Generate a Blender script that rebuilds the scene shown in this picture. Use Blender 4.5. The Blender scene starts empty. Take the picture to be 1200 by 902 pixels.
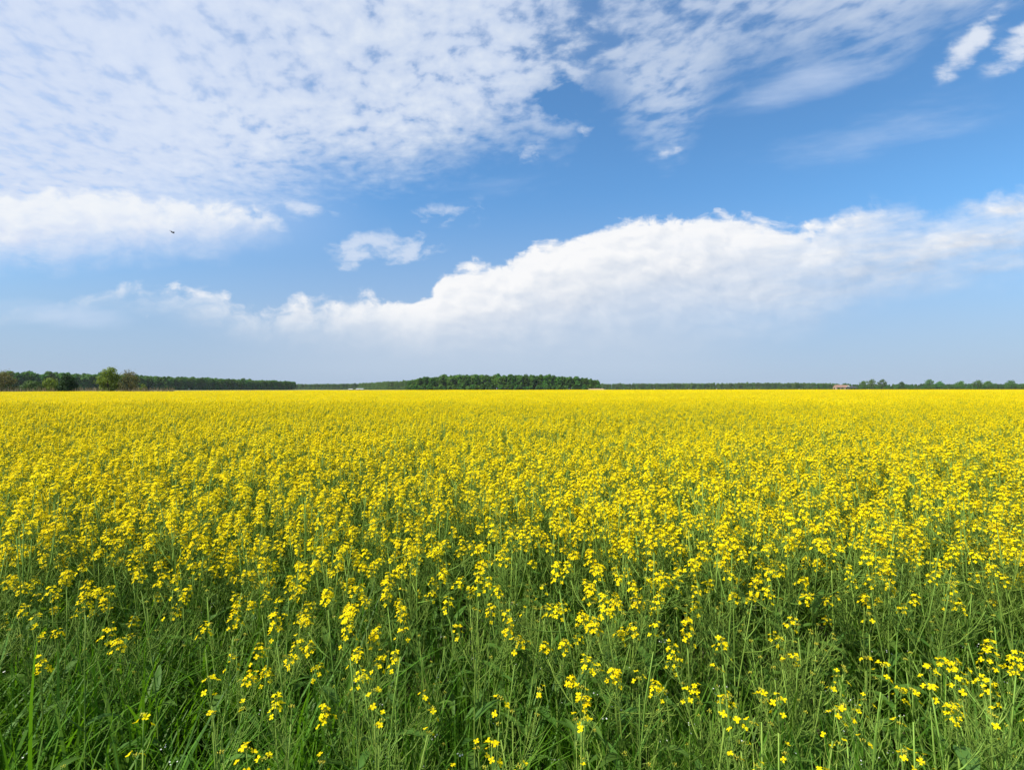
import bpy, math, random
import numpy as np
from mathutils import Vector, Matrix

R = math.radians
scene = bpy.context.scene

# ------------------------------------------------------------------ camera
EYE = 1.64                       # metres above the ground, about 0.6 m above the flower heads
cam_data = bpy.data.cameras.new("camera")
cam_data.sensor_width = 36.0
cam_data.lens = 18.0             # wide phone lens, about 90 degrees across
cam_data.clip_start = 0.05
cam_data.clip_end = 20000.0
cam = bpy.data.objects.new("camera", cam_data)
cam.location = (0.0, 0.0, EYE)
cam.rotation_euler = (R(90.0 + 0.43), 0.0, 0.0)
scene.collection.objects.link(cam)
scene.camera = cam

# ------------------------------------------------------------------ light and exposure
SUN_EL, SUN_AZ = 52.0, -118.0    # high sun, to the left and a little behind the camera
SKY_STRENGTH = 0.0715
scene.view_settings.view_transform = 'Standard'
scene.view_settings.look = 'None'
scene.view_settings.gamma = 1.0
scene.view_settings.exposure = 0.50
scene.view_settings.use_curve_mapping = False

sun_data = bpy.data.lights.new("sun", 'SUN')
sun_data.energy = 5.0
sun_data.angle = R(0.5)
sun_data.color = (1.0, 0.955, 0.88)
sun = bpy.data.objects.new("sun", sun_data)
sd = Vector((math.cos(R(SUN_EL)) * math.sin(R(SUN_AZ)), math.cos(R(SUN_EL)) * math.cos(R(SUN_AZ)), math.sin(R(SUN_EL))))
sun.rotation_euler = sd.to_track_quat('Z', 'Y').to_euler()
sun.location = (-30, -20, 60)
scene.collection.objects.link(sun)

# ------------------------------------------------------------------ sky with clouds (world shader)
world = bpy.data.worlds.new("World")
scene.world = world
world.use_nodes = True
wt = world.node_tree
wt.nodes.clear()


class S:
    """A node socket with arithmetic, so the cloud layers can be written as formulas."""
    def __init__(self, sock): self.s = sock
    def __add__(a, b): return op('ADD', a, b)
    __radd__ = __add__
    def __sub__(a, b): return op('SUBTRACT', a, b)
    def __rsub__(a, b): return op('SUBTRACT', b, a)
    def __mul__(a, b): return op('MULTIPLY', a, b)
    __rmul__ = __mul__
    def __truediv__(a, b): return op('DIVIDE', a, b)
    def __neg__(a): return op('MULTIPLY', a, -1.0)


def plug(node_input, v):
    if isinstance(v, S): wt.links.new(v.s, node_input)
    else: node_input.default_value = v


def op(kind, *args):
    n = wt.nodes.new('ShaderNodeMath'); n.operation = kind
    for i, v in enumerate(args): plug(n.inputs[i], v)
    return S(n.outputs[0])


def vmax(a, b): return op('MAXIMUM', a, b)
def vmin(a, b): return op('MINIMUM', a, b)
def clamp(a): return vmin(vmax(a, 0.0), 1.0)


def smooth(x, lo, hi):
    n = wt.nodes.new('ShaderNodeMapRange'); n.interpolation_type = 'SMOOTHSTEP'
    plug(n.inputs['Value'], x); plug(n.inputs['From Min'], lo); plug(n.inputs['From Max'], hi)
    return S(n.outputs['Result'])


def vec(x, y, z=0.0):
    n = wt.nodes.new('ShaderNodeCombineXYZ')
    plug(n.inputs[0], x); plug(n.inputs[1], y); plug(n.inputs[2], z)
    return S(n.outputs[0])


def vop(kind, a, b):
    n = wt.nodes.new('ShaderNodeVectorMath'); n.operation = kind
    plug(n.inputs[0], a); plug(n.inputs[1], b)
    return S(n.outputs[0])


def fbm(p, scale, detail=7.0, rough=0.55, dist=0.0, lac=2.0):
    n = wt.nodes.new('ShaderNodeTexNoise'); n.noise_dimensions = '3D'
    plug(n.inputs['Vector'], p)
    n.inputs['Scale'].default_value = scale; n.inputs['Detail'].default_value = detail
    n.inputs['Roughness'].default_value = rough; n.inputs['Distortion'].default_value = dist
    n.inputs['Lacunarity'].default_value = lac
    return S(n.outputs[0])


def profile(x, pts, x0=-110.0, x1=110.0):
    """height of a cloud edge as a smooth curve over the sideways position"""
    n = wt.nodes.new('ShaderNodeFloatCurve')
    m = n.mapping; m.use_clip = False
    c = m.curves[0]
    q = [((a - x0) / (x1 - x0), b / 100.0) for a, b in pts]
    while len(c.points) < len(q): c.points.new(0.5, 0.5)
    for pt, (a, b) in zip(sorted(c.points, key=lambda k: k.location[0]), q): pt.location = (a, b)
    m.update()
    plug(n.inputs['Value'], (x - x0) / (x1 - x0))
    return S(n.outputs[0]) * 100.0


def blob(p, cx, cy, rx, ry, rot=0.0, edge=0.0):
    """soft ellipse: 1 in the middle, 0 at its rim"""
    n = wt.nodes.new('ShaderNodeMapping'); n.vector_type = 'TEXTURE'
    plug(n.inputs['Vector'], p)
    n.inputs['Location'].default_value = (cx, cy, 0)
    n.inputs['Rotation'].default_value = (0, 0, R(rot))
    n.inputs['Scale'].default_value = (rx, ry, 1)
    l = wt.nodes.new('ShaderNodeVectorMath'); l.operation = 'LENGTH'
    wt.links.new(n.outputs[0], l.inputs[0])
    return smooth(S(l.outputs['Value']), 1.0, edge)


def rgb(r, g, b):
    n = wt.nodes.new('ShaderNodeRGB'); n.outputs[0].default_value = (r, g, b, 1); return S(n.outputs[0])


def mix(f, a, b):
    n = wt.nodes.new('ShaderNodeMix'); n.data_type = 'RGBA'; n.clamp_factor = True
    plug(n.inputs[0], f); plug(n.inputs[6], a); plug(n.inputs[7], b)
    return S(n.outputs[2])


sky = wt.nodes.new('ShaderNodeTexSky')
sky.sky_type = 'NISHITA'
sky.sun_disc = False
sky.sun_elevation = R(SUN_EL)
sky.sun_rotation = R(SUN_AZ)
sky.altitude = 100.0
sky.air_density = 1.0
sky.dust_density = 0.6
sky.ozone_density = 2.0
tc = wt.nodes.new('ShaderNodeTexCoord')
sep = wt.nodes.new('ShaderNodeSeparateXYZ')
wt.links.new(tc.outputs['Generated'], sep.inputs[0])
X, Y, Z = (S(o) for o in sep.outputs)
up = vmax(Z, 0.02)
# a high cloud sheet lies on a level plane; the cloud banks stand on an upright plane to the north
north = smooth(Y, 0.05, 0.2)
yy = vmax(Y, 0.05)
s = X / yy * 100.0               # sideways, hundredths of the distance
t = Z / yy * 100.0               # height, hundredths of the distance
plane = vec(X / up, Y / up, 0.0)
wall = vec(s, t, 0.0)

tint = wt.nodes.new('ShaderNodeMix'); tint.data_type = 'RGBA'; tint.blend_type = 'MULTIPLY'
tint.inputs[0].default_value = 1.0
wt.links.new(sky.outputs[0], tint.inputs[6])
plug(tint.inputs[7], mix(smooth(t, 0.0, 44.0), rgb(0.84, 1.03, 1.24), rgb(0.97, 1.55, 1.86)))     # the clear blue of a May noon
skyc = S(tint.outputs[2])

CLOUD = 9.6                      # radiance of a sunlit cloud top in the sky's own units

# wobble of every cloud outline
w1 = fbm(wall, 0.05, 6.0, 0.6)
w2 = fbm(vop('ADD', wall, (40.0, 17.0, 5.0)), 0.05, 6.0, 0.6)
warped = vec(s + (w1 - 0.5) * 14.0, t * 1.6 + (w2 - 0.5) * 10.0, 0.0)

# --- 1. high mottled sheet, upper left, with a tongue and a band towards the upper right
pw = fbm(plane, 1.1, 4.0, 0.5)
pw2 = fbm(vop('ADD', plane, (9.0, 3.0, 2.0)), 1.1, 4.0, 0.5)
pl = vec(X / up * 1.0 + Y / up * 0.25 + (pw - 0.5) * 0.22, Y / up * 0.85 + (pw2 - 0.5) * 0.22, 0.0)
ripple = fbm(pl, 15.0, 4.0, 0.55)
cells = fbm(pl, 7.5, 5.0, 0.5) * 0.55 + ripple * 0.45
big = fbm(pl, 1.6, 4.0, 0.55)
edge_lo = profile(s, [(-110, 24), (-100, 27), (-80, 30), (-58, 36), (-33, 41), (-17, 43), (-8, 45.5), (3, 49), (9, 48), (13, 52),
                      (18, 58), (22, 54), (26, 50), (31, 48), (36, 52), (40, 59), (50, 62), (60, 64.5), (75, 67), (90, 73), (110, 80)])
sheet = smooth(t - edge_lo + (w1 - 0.5) * 16.0 + (cells - 0.5) * 12.0, -6.0, 13.0)
gap = blob(wall, 12, 56, 11, 6.5, -20, 0.3) * 0.9
thin = vmax(blob(wall, 12, 67, 14, 9, 15, 0.2) * 0.55, blob(wall, -62, 56, 34, 5, -22, 0.1) * 0.38)
cover = smooth(cells * 0.92 + big * 0.50 - thin * 0.25 - gap * 0.2 + profile(s, [(-110, 8), (-60, 8.5), (-35, 11), (-20, 11.5), (0, 9.5), (20, 3), (60, 4), (110, 1)]) * 0.01, 0.56, 0.79)
a_sheet = sheet * clamp(cover * 0.80 + 0.13 - gap * 0.5) * (1.0 - smooth(s, -6.0, 18.0) * 0.34)
c_sheet = mix(smooth(cells * 0.7 + big * 0.5, 0.42, 0.82), rgb(0.56 * CLOUD, 0.67 * CLOUD, 0.89 * CLOUD), rgb(0.84 * CLOUD, 0.90 * CLOUD, 0.98 * CLOUD))
veil_l = smooth(t, 24.0, 34.0) * smooth(s, -20.0, -75.0) * 0.55

# --- 2. white cumulus bank, left
n_a = fbm(warped, 0.20, 8.0, 0.56)
m_a = fbm(warped, 0.15, 4.0, 0.5)
m_up = fbm(vop('ADD', warped, (-1.4, 2.0, 0.0)), 0.15, 4.0, 0.5)
relief = (m_a - m_up) * 3.0 + (n_a - m_a) * 0.5
top_l = profile(s, [(-110, 38), (-100, 38.5), (-90, 39.5), (-80, 39.5), (-70, 38.5), (-60, 37), (-52, 36), (-47, 34.5), (-44, 31), (-40, 27), (110, 10)])
bot_l = profile(s, [(-110, 27.5), (-90, 27.5), (-75, 28.5), (-60, 30), (-50, 32), (-45, 34), (-40, 36), (110, 60)])
ragged = (m_a - 0.5) * 6.0 + (n_a - 0.5) * 8.5
d_l = smooth(top_l - t + ragged, -0.8, 3.0) * smooth(t - bot_l + ragged * 0.7, -6.5, 5.0)
g_l = clamp(smooth(t, 27.0, 36.0) * 0.65 + 0.40 + relief * 0.4)

# --- 3. the long bank from the left of the middle to the right edge
top_r = profile(s, [(-110, 14), (-88, 17), (-79, 19.5), (-77, 20.6), (-68, 19.8), (-62, 21.0), (-57, 19.6), (-54, 16.8), (-46, 16.8), (-40, 17.8), (-30, 18.6), (-22, 18.0),
                    (-16, 18.5), (-15, 21.4), (-10, 24.2), (-3, 25.2), (2, 26.4), (4, 28.4), (13, 30.2), (20, 32.3), (30, 33.6), (36, 34.0), (43, 34.4), (50, 33.0), (60, 32.6),
                    (66, 35.0), (76, 36.2), (84, 34.8), (92, 37.4), (100, 38.6), (110, 40)])
bot_r = profile(s, [(-110, 13), (-79, 18.5), (-68, 17), (-57, 13.5), (-45, 11.5), (-25, 9.5), (-10, 8), (10, 9), (40, 11), (58, 12.5), (63, 15), (70, 18.5), (85, 21), (110, 24)])
right = smooth(s, 35.0, 85.0)
left = smooth(s, -18.0, -40.0)
d_r = smooth(top_r - t + ragged, -0.4 - right, 2.0 + right * 2.5 + left * 1.0) * smooth(t - bot_r + ragged * 0.35, -5.0, 8.0 - smooth(s, 40.0, 70.0) * 3.0)
depth = top_r - t
str_ = fbm(vec(s * 0.35 + t * 0.5, t * 1.8 - s * 0.35, 3.0), 0.09, 7.0, 0.6)     # combed streaks of the right-hand end
a_r = d_r * clamp(1.0 - right * 0.20 - left * 0.22 - smooth(depth, 8.0, 24.0) * 0.42 + (str_ - 0.5) * (right * 2.4 + 0.5) + (n_a - 0.5) * left * 2.2)
g_r = clamp(1.05 - smooth(depth + (n_a - 0.5) * 12.0, 1.5, 14.0) * 0.58 + relief * 0.42 - left * 0.1 - right * 0.25)

# --- 4. small clouds and wisps
frag = vmax(vmax(vmin(blob(wall, -25, 27.6, 15, 4.6, 3, 0.0) * 1.6, 1.0), blob(wall, -40, 35.2, 8, 2.0, -14, 0.0)),
            vmax(blob(wall, -13, 34, 15, 5.0, 8, 0.0) * 0.32, blob(wall, 14.5, 51, 2.4, 3.0, 20, 0.0) * 0.7))
frag = vmax(frag, vmax(blob(wall, 4, 46.5, 11, 2.8, 22, 0.0) * 0.5, blob(wall, 31.5, 47.0, 6.5, 2.2, 28, 0.0) * 0.42))
frag = vmax(frag, vmax(blob(wall, -30.5, 24.5, 6, 2, 10, 0.0) * 0.5, blob(wall, -70, 14, 3, 1.0, 0, 0.0) * 0.3))
a_frag = smooth(frag + (n_a - 0.5) * 3.4 + (w1 - 0.5) * 1.2, 0.10, 1.15) * smooth(frag, 0.0, 0.25) * 0.62
hook = vmax(blob(wall, 90, 67.5, 13, 4.2, 46, 0.0), blob(wall, 102, 69, 15, 5.5, 36, 0.0))
a_hook = smooth(hook + (str_ - 0.5) * 2.2 + (n_a - 0.5) * 1.4, 0.05, 1.0) * smooth(hook, 0.0, 0.2) * 0.85
wisp = vmax(vmax(blob(wall, 58, 60, 26, 7.0, 14, 0.0), blob(wall, 70, 50, 45, 9.0, 12, 0.0) * 0.5), vmax(blob(wall, -88, 14.5, 24, 4.5, -3, 0.0), blob(wall, -5, 38, 30, 7, 6, 0.0) * 0.45))
a_wisp = smooth(wisp + (str_ - 0.5) * 1.6, 0.15, 1.3) * smooth(wisp, 0.0, 0.3) * 0.5

# --- 5. pale air towards the horizon, and the grey-white veil under the long bank
a_haze = smooth(t, 40.0, 0.0) * 0.80
under = smooth(t, 19.0, 8.0) * smooth(t, -1.0, 5.0) * smooth(s, -70.0, -20.0) * smooth(s, 62.0, 20.0)

col = mix(a_haze, skyc, rgb(0.42 * CLOUD, 0.545 * CLOUD, 0.76 * CLOUD))
col = mix(a_sheet, col, c_sheet)
col = mix(veil_l * north, col, rgb(0.66 * CLOUD, 0.76 * CLOUD, 0.97 * CLOUD))
col = mix(a_wisp * north, col, rgb(0.74 * CLOUD, 0.83 * CLOUD, 1.0 * CLOUD))
col = mix(vmax(a_frag, a_hook) * north, col, rgb(0.84 * CLOUD, 0.89 * CLOUD, 0.98 * CLOUD))
col = mix(under * 0.62 * north, col, rgb(0.56 * CLOUD, 0.66 * CLOUD, 0.80 * CLOUD))
col = mix(d_l * clamp(0.86 + (n_a - 0.5) * 0.7) * north, col, mix(g_l, rgb(0.58 * CLOUD, 0.68 * CLOUD, 0.92 * CLOUD), rgb(0.92 * CLOUD, 0.95 * CLOUD, 0.99 * CLOUD)))
col = mix(a_r * north, col, mix(g_r, rgb(0.52 * CLOUD, 0.62 * CLOUD, 0.78 * CLOUD), rgb(0.98 * CLOUD, 0.985 * CLOUD, 1.0 * CLOUD)))
bg = wt.nodes.new('ShaderNodeBackground')
plug(bg.inputs['Color'], col)
bg.inputs['Strength'].default_value = SKY_STRENGTH
wo = wt.nodes.new('ShaderNodeOutputWorld')
wt.links.new(bg.outputs[0], wo.inputs[0])

# ------------------------------------------------------------------ helpers
rng = np.random.default_rng(20240511)
rnd = random.Random(71)


class MB:
    """collects points and faces of one mesh; every face carries a material slot"""
    def __init__(self): self.v, self.f, self.m = [], [], []

    def add(self, verts, faces, mat=0):
        o = len(self.v)
        self.v.extend([tuple(p) for p in verts])
        self.f.extend([tuple(i + o for i in f) for f in faces])
        self.m.extend([mat] * len(faces))

    def tube(self, pts, rad, n=4, mat=0, cap=True):
        pts = [Vector(p) for p in pts]; k = len(pts)
        if not hasattr(rad, '__len__'): rad = [rad] * k
        vs, fs = [], []
        for i, p in enumerate(pts):
            d = (pts[min(i + 1, k - 1)] - pts[max(i - 1, 0)]).normalized()
            a = d.cross(Vector((0.31, 0.95, 0.07))).normalized()
            if a.length < 0.1: a = d.cross(Vector((1, 0, 0))).normalized()
            b = d.cross(a)
            for j in range(n):
                w = 2 * math.pi * j / n
                vs.append(p + (a * math.cos(w) + b * math.sin(w)) * rad[i])
        for i in range(k - 1):
            for j in range(n):
                j2 = (j + 1) % n
                fs.append((i * n + j, i * n + j2, (i + 1) * n + j2, (i + 1) * n + j))
        if cap:
            fs.append(tuple(range(n))[::-1]); fs.append(tuple((k - 1) * n + j for j in range(n)))
        self.add(vs, fs, mat)

    def strip(self, pts, wid, side, mat=0, fold=0.0):
        """a leaf or blade: a row of cross sections, folded along the middle"""
        vs, fs = [], []
        for i, p in enumerate(pts):
            p = Vector(p); d = (Vector(pts[min(i + 1, len(pts) - 1)]) - Vector(pts[max(i - 1, 0)])).normalized()
            nrm = d.cross(side).normalized()
            w = wid[i] / 2
            if fold:
                vs += [p - side * w + nrm * w * fold, p, p + side * w + nrm * w * fold]
            else:
                vs += [p - side * w, p + side * w]
        n = 3 if fold else 2
        for i in range(len(pts) - 1):
            for j in range(n - 1):
                fs.append((i * n + j, i * n + j + 1, (i + 1) * n + j + 1, (i + 1) * n + j))
        self.add(vs, fs, mat)

    def box(self, x0, x1, y0, y1, z0, z1, mat=0):
        self.add([(x0, y0, z0), (x1, y0, z0), (x1, y1, z0), (x0, y1, z0), (x0, y0, z1), (x1, y0, z1), (x1, y1, z1), (x0, y1, z1)],
                 [(0, 3, 2, 1), (4, 5, 6, 7), (0, 1, 5, 4), (1, 2, 6, 5), (2, 3, 7, 6), (3, 0, 4, 7)], mat)

    def mesh(self, name, mats, smooth=True):
        me = bpy.data.meshes.new(name)
        me.from_pydata(self.v, [], self.f)
        for m in (mats if isinstance(mats, (list, tuple)) else [mats]): me.materials.append(m)
        me.polygons.foreach_set('material_index', self.m)
        if smooth: me.polygons.foreach_set('use_smooth', [True] * len(self.f))
        me.update()
        return me


def link(name, me, parent=None, loc=(0, 0, 0), rz=0.0, scale=1.0):
    o = bpy.data.objects.new(name, me)
    scene.collection.objects.link(o)
    o.location = loc; o.rotation_euler = (0, 0, rz)
    o.scale = (scale,) * 3 if not hasattr(scale, '__len__') else scale
    if parent: o.parent = parent
    return o


def tag(o, label=None, cat=None, group=None, kind=None):
    if label: o['label'] = label
    if cat: o['category'] = cat
    if group: o['group'] = group
    if kind: o['kind'] = kind
    return o


def surface(name, col, rough=0.6, trans=0.0, vary=0.0, hue=0.0, tcol=None, spec=0.3, nscale=0.0, col2=None):
    """plant material: diffuse and gloss, light passing through thin leaves, and a different shade on each plant and from place to place"""
    m = bpy.data.materials.new(name); m.use_nodes = True
    nt = m.node_tree; N = nt.nodes; L = nt.links
    b = N['Principled BSDF']; out = N['Material Output']
    b.inputs['Roughness'].default_value = rough
    b.inputs['Specular IOR Level'].default_value = spec
    rgbn = N.new('ShaderNodeRGB'); rgbn.outputs[0].default_value = (*col, 1)
    c = rgbn.outputs[0]
    if nscale:
        tcn = N.new('ShaderNodeTexCoord'); no = N.new('ShaderNodeTexNoise')
        no.inputs['Scale'].default_value = nscale; no.inputs['Detail'].default_value = 3
        L.new(tcn.outputs['Object'], no.inputs['Vector'])
        mr = N.new('ShaderNodeMapRange'); mr.inputs['From Min'].default_value = 0.35; mr.inputs['From Max'].default_value = 0.65
        L.new(no.outputs[0], mr.inputs['Value'])
        mx = N.new('ShaderNodeMix'); mx.data_type = 'RGBA'
        L.new(mr.outputs[0], mx.inputs[0]); L.new(c, mx.inputs[6]); mx.inputs[7].default_value = (*(col2 or col), 1)
        c = mx.outputs[2]
    if vary or hue:
        oi = N.new('ShaderNodeObjectInfo'); hs = N.new('ShaderNodeHueSaturation')
        v = N.new('ShaderNodeMapRange'); v.inputs['To Min'].default_value = 1 - vary; v.inputs['To Max'].default_value = 1 + vary
        L.new(oi.outputs['Random'], v.inputs['Value']); L.new(v.outputs[0], hs.inputs['Value'])
        wn = N.new('ShaderNodeTexWhiteNoise'); wn.noise_dimensions = '1D'; L.new(oi.outputs['Random'], wn.inputs['W'])
        h = N.new('ShaderNodeMapRange'); h.inputs['To Min'].default_value = 0.5 - hue; h.inputs['To Max'].default_value = 0.5 + hue
        L.new(wn.outputs['Value'], h.inputs['Value']); L.new(h.outputs[0], hs.inputs['Hue'])
        L.new(c, hs.inputs['Color']); c = hs.outputs[0]
    L.new(c, b.inputs['Base Color'])
    if trans:
        tr = N.new('ShaderNodeBsdfTranslucent'); ms = N.new('ShaderNodeMixShader'); ms.inputs[0].default_value = trans
        if tcol: tr.inputs[0].default_value = (*tcol, 1)
        else: L.new(c, tr.inputs[0])
        L.new(b.outputs[0], ms.inputs[1]); L.new(tr.outputs[0], ms.inputs[2]); L.new(ms.outputs[0], out.inputs['Surface'])
    return m


M = {
    'stem': surface("rape_stem", (0.150, 0.252, 0.038), 0.6, 0.0, 0.18, 0.010, spec=0.12, nscale=9.0, col2=(0.190, 0.280, 0.046)),
    'leaf': surface("rape_leaf", (0.078, 0.160, 0.024), 0.55, 0.36, 0.20, 0.012, tcol=(0.18, 0.33, 0.020), spec=0.15),
    'pod': surface("rape_pod", (0.195, 0.300, 0.045), 0.55, 0.25, 0.15, 0.012, spec=0.15),
    'petal': surface("rape_petal", (0.860, 0.680, 0.002), 0.55, 0.38, 0.06, 0.006, tcol=(0.92, 0.70, 0.003), spec=0.06, nscale=60.0, col2=(0.88, 0.72, 0.004)),
    'bud': surface("rape_bud", (0.420, 0.400, 0.028), 0.5, 0.15, 0.15, 0.01),
    'grass': surface("grass_blade", (0.084, 0.186, 0.014), 0.5, 0.42, 0.28, 0.014, tcol=(0.145, 0.33, 0.008), spec=0.2),
    'soil': surface("soil", (0.075, 0.070, 0.034), 0.95, nscale=1.5, col2=(0.050, 0.075, 0.018)),
    'meadow': surface("meadow", (0.075, 0.105, 0.030), 0.95, nscale=0.03, col2=(0.13, 0.12, 0.05)),
    'white': surface("white_petal", (0.75, 0.75, 0.70), 0.6, 0.2),
    'dock': surface("dock_leaf", (0.085, 0.175, 0.035), 0.55, 0.3, tcol=(0.16, 0.32, 0.02), spec=0.12),
}

# ------------------------------------------------------------------ ground: one gently uneven sheet out to the horizon
def hash_noise(x, y, seed=0):
    """smooth value noise, -1..1"""
    xi = np.floor(x).astype(np.int64); yi = np.floor(y).astype(np.int64)
    fx = x - xi; fy = y - yi
    fx = fx * fx * (3 - 2 * fx); fy = fy * fy * (3 - 2 * fy)
    def h(a, b):
        k = (a * 374761393 + b * 668265263 + seed * 974711) & 0xFFFFFFFF
        k = ((k ^ (k >> 13)) * 1274126177) & 0xFFFFFFFF
        return ((k ^ (k >> 16)) & 0xFFFF) / 32767.5 - 1
    return ((h(xi, yi) * (1 - fx) + h(xi + 1, yi) * fx) * (1 - fy) + (h(xi, yi + 1) * (1 - fx) + h(xi + 1, yi + 1) * fx) * fy)


g = MB()
g.add([(-6000, -3000, 0), (6000, -3000, 0), (6000, 9000, 0), (-6000, 9000, 0)], [(0, 1, 2, 3)])
ground = link('ground', g.mesh('ground', M['meadow'], False)); tag(ground, kind='structure')

# outline of the crop: front edge by the camera, far edge nearer on the left
FAR_EDGE = [(-1.02, 100), (-0.667, 150), (-0.33, 205), (0.0, 245), (0.5, 390), (1.0, 420), (1.3, 420)]


def far_limit(x, y):
    return np.interp(x / np.maximum(y, 0.1), [a for a, _ in FAR_EDGE], [b for _, b in FAR_EDGE])


g = MB()
edge = [(-2.0, 0.3), (2.0, 0.3)] + [(a * b, b + 6) for a, b in reversed(FAR_EDGE)]
edge = [(-30, -0.2), (30, -0.2)] + [(a * b, b + 4) for a, b in reversed(FAR_EDGE)]
g.add([(x, y, 0.004) for x, y in edge], [tuple(range(len(edge)))])
soil = link('field_soil', g.mesh('field_soil', M['soil'], False)); tag(soil, kind='structure')

# ------------------------------------------------------------------ rapeseed plants
STEM, LEAF, POD, PETAL, BUD = range(5)
CROP_MATS = [M['stem'], M['leaf'], M['pod'], M['petal'], M['bud']]


def frame(d):
    d = Vector(d).normalized()
    a = d.cross(Vector((0.2, 0.3, 1.0)) if abs(d.z) < 0.9 else Vector((1, 0, 0))).normalized()
    return d, a, d.cross(a)


def flower(mb, p, axis, r, q):
    """four rounded petals in a cross, bent a little back"""
    d, a, b = frame(axis)
    w0 = q.uniform(0, 1.57)
    for k in range(4):
        w = w0 + k * math.pi / 2 + q.uniform(-0.2, 0.2)
        u = a * math.cos(w) + b * math.sin(w); v = d.cross(u)
        h1, h2 = q.uniform(0.25, 0.5), q.uniform(0.1, 0.6)
        wd = r * q.uniform(0.72, 0.9)
        mb.add([p, p + u * r * 0.45 + d * r * h1 + v * wd * 0.42, p + u * r * 0.45 + d * r * h1 - v * wd * 0.42,
                p + u * r * 0.97 + d * r * h2 + v * wd * 0.38, p + u * r * 0.97 + d * r * h2 - v * wd * 0.38],
               [(0, 2, 1), (1, 2, 4, 3)], PETAL)


def bud(mb, p, d, l, w):
    d, a, b = frame(d)
    m = p + d * l * 0.5
    mb.add([p, m + a * w, m + b * w, m - a * w, m - b * w, p + d * l],
           [(0, 2, 1), (0, 3, 2), (0, 4, 3), (0, 1, 4), (5, 1, 2), (5, 2, 3), (5, 3, 4), (5, 4, 1)], BUD)


def raceme(q, axis, n, length, fr=0.0077):
    """flower head with its base at the origin: open flowers round the spike, green buds at the tip"""
    mb = MB(); d, a, b = frame(axis)
    tip = d * length
    mb.tube([(0, 0, 0), tip * 0.5, tip], [0.0014, 0.0012, 0.0009], 3, STEM)
    for i in range(n):
        f = (i + q.random()) / n
        f = f ** 0.8
        w = i * 2.4 + q.uniform(-0.4, 0.4)
        rad = (a * math.cos(w) + b * math.sin(w))
        out = 0.0222 * (1 - f * 0.62) * q.uniform(0.75, 1.2)
        rise = 0.011 + 0.014 * q.random()
        base = tip * f * 0.97
        p = base + rad * out + d * rise
        mb.tube([base, base + rad * out * 0.6 + d * rise * 0.35, p], 0.0006, 3, POD, False)
        flower(mb, p, (rad * (1 - 0.75 * f) + Vector((0, 0, 0.75))).normalized(), fr * q.uniform(0.85, 1.15), q)
    for i in range(8):
        w = i * 2.4; rr = 0.0065 * math.sqrt(i / 8)
        rad = a * math.cos(w) + b * math.sin(w)
        bud(mb, tip + rad * rr + d * (0.001 - rr * 0.3), d + rad * 0.5 * (i / 8), q.uniform(0.005, 0.008), 0.0017)
    return mb


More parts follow.
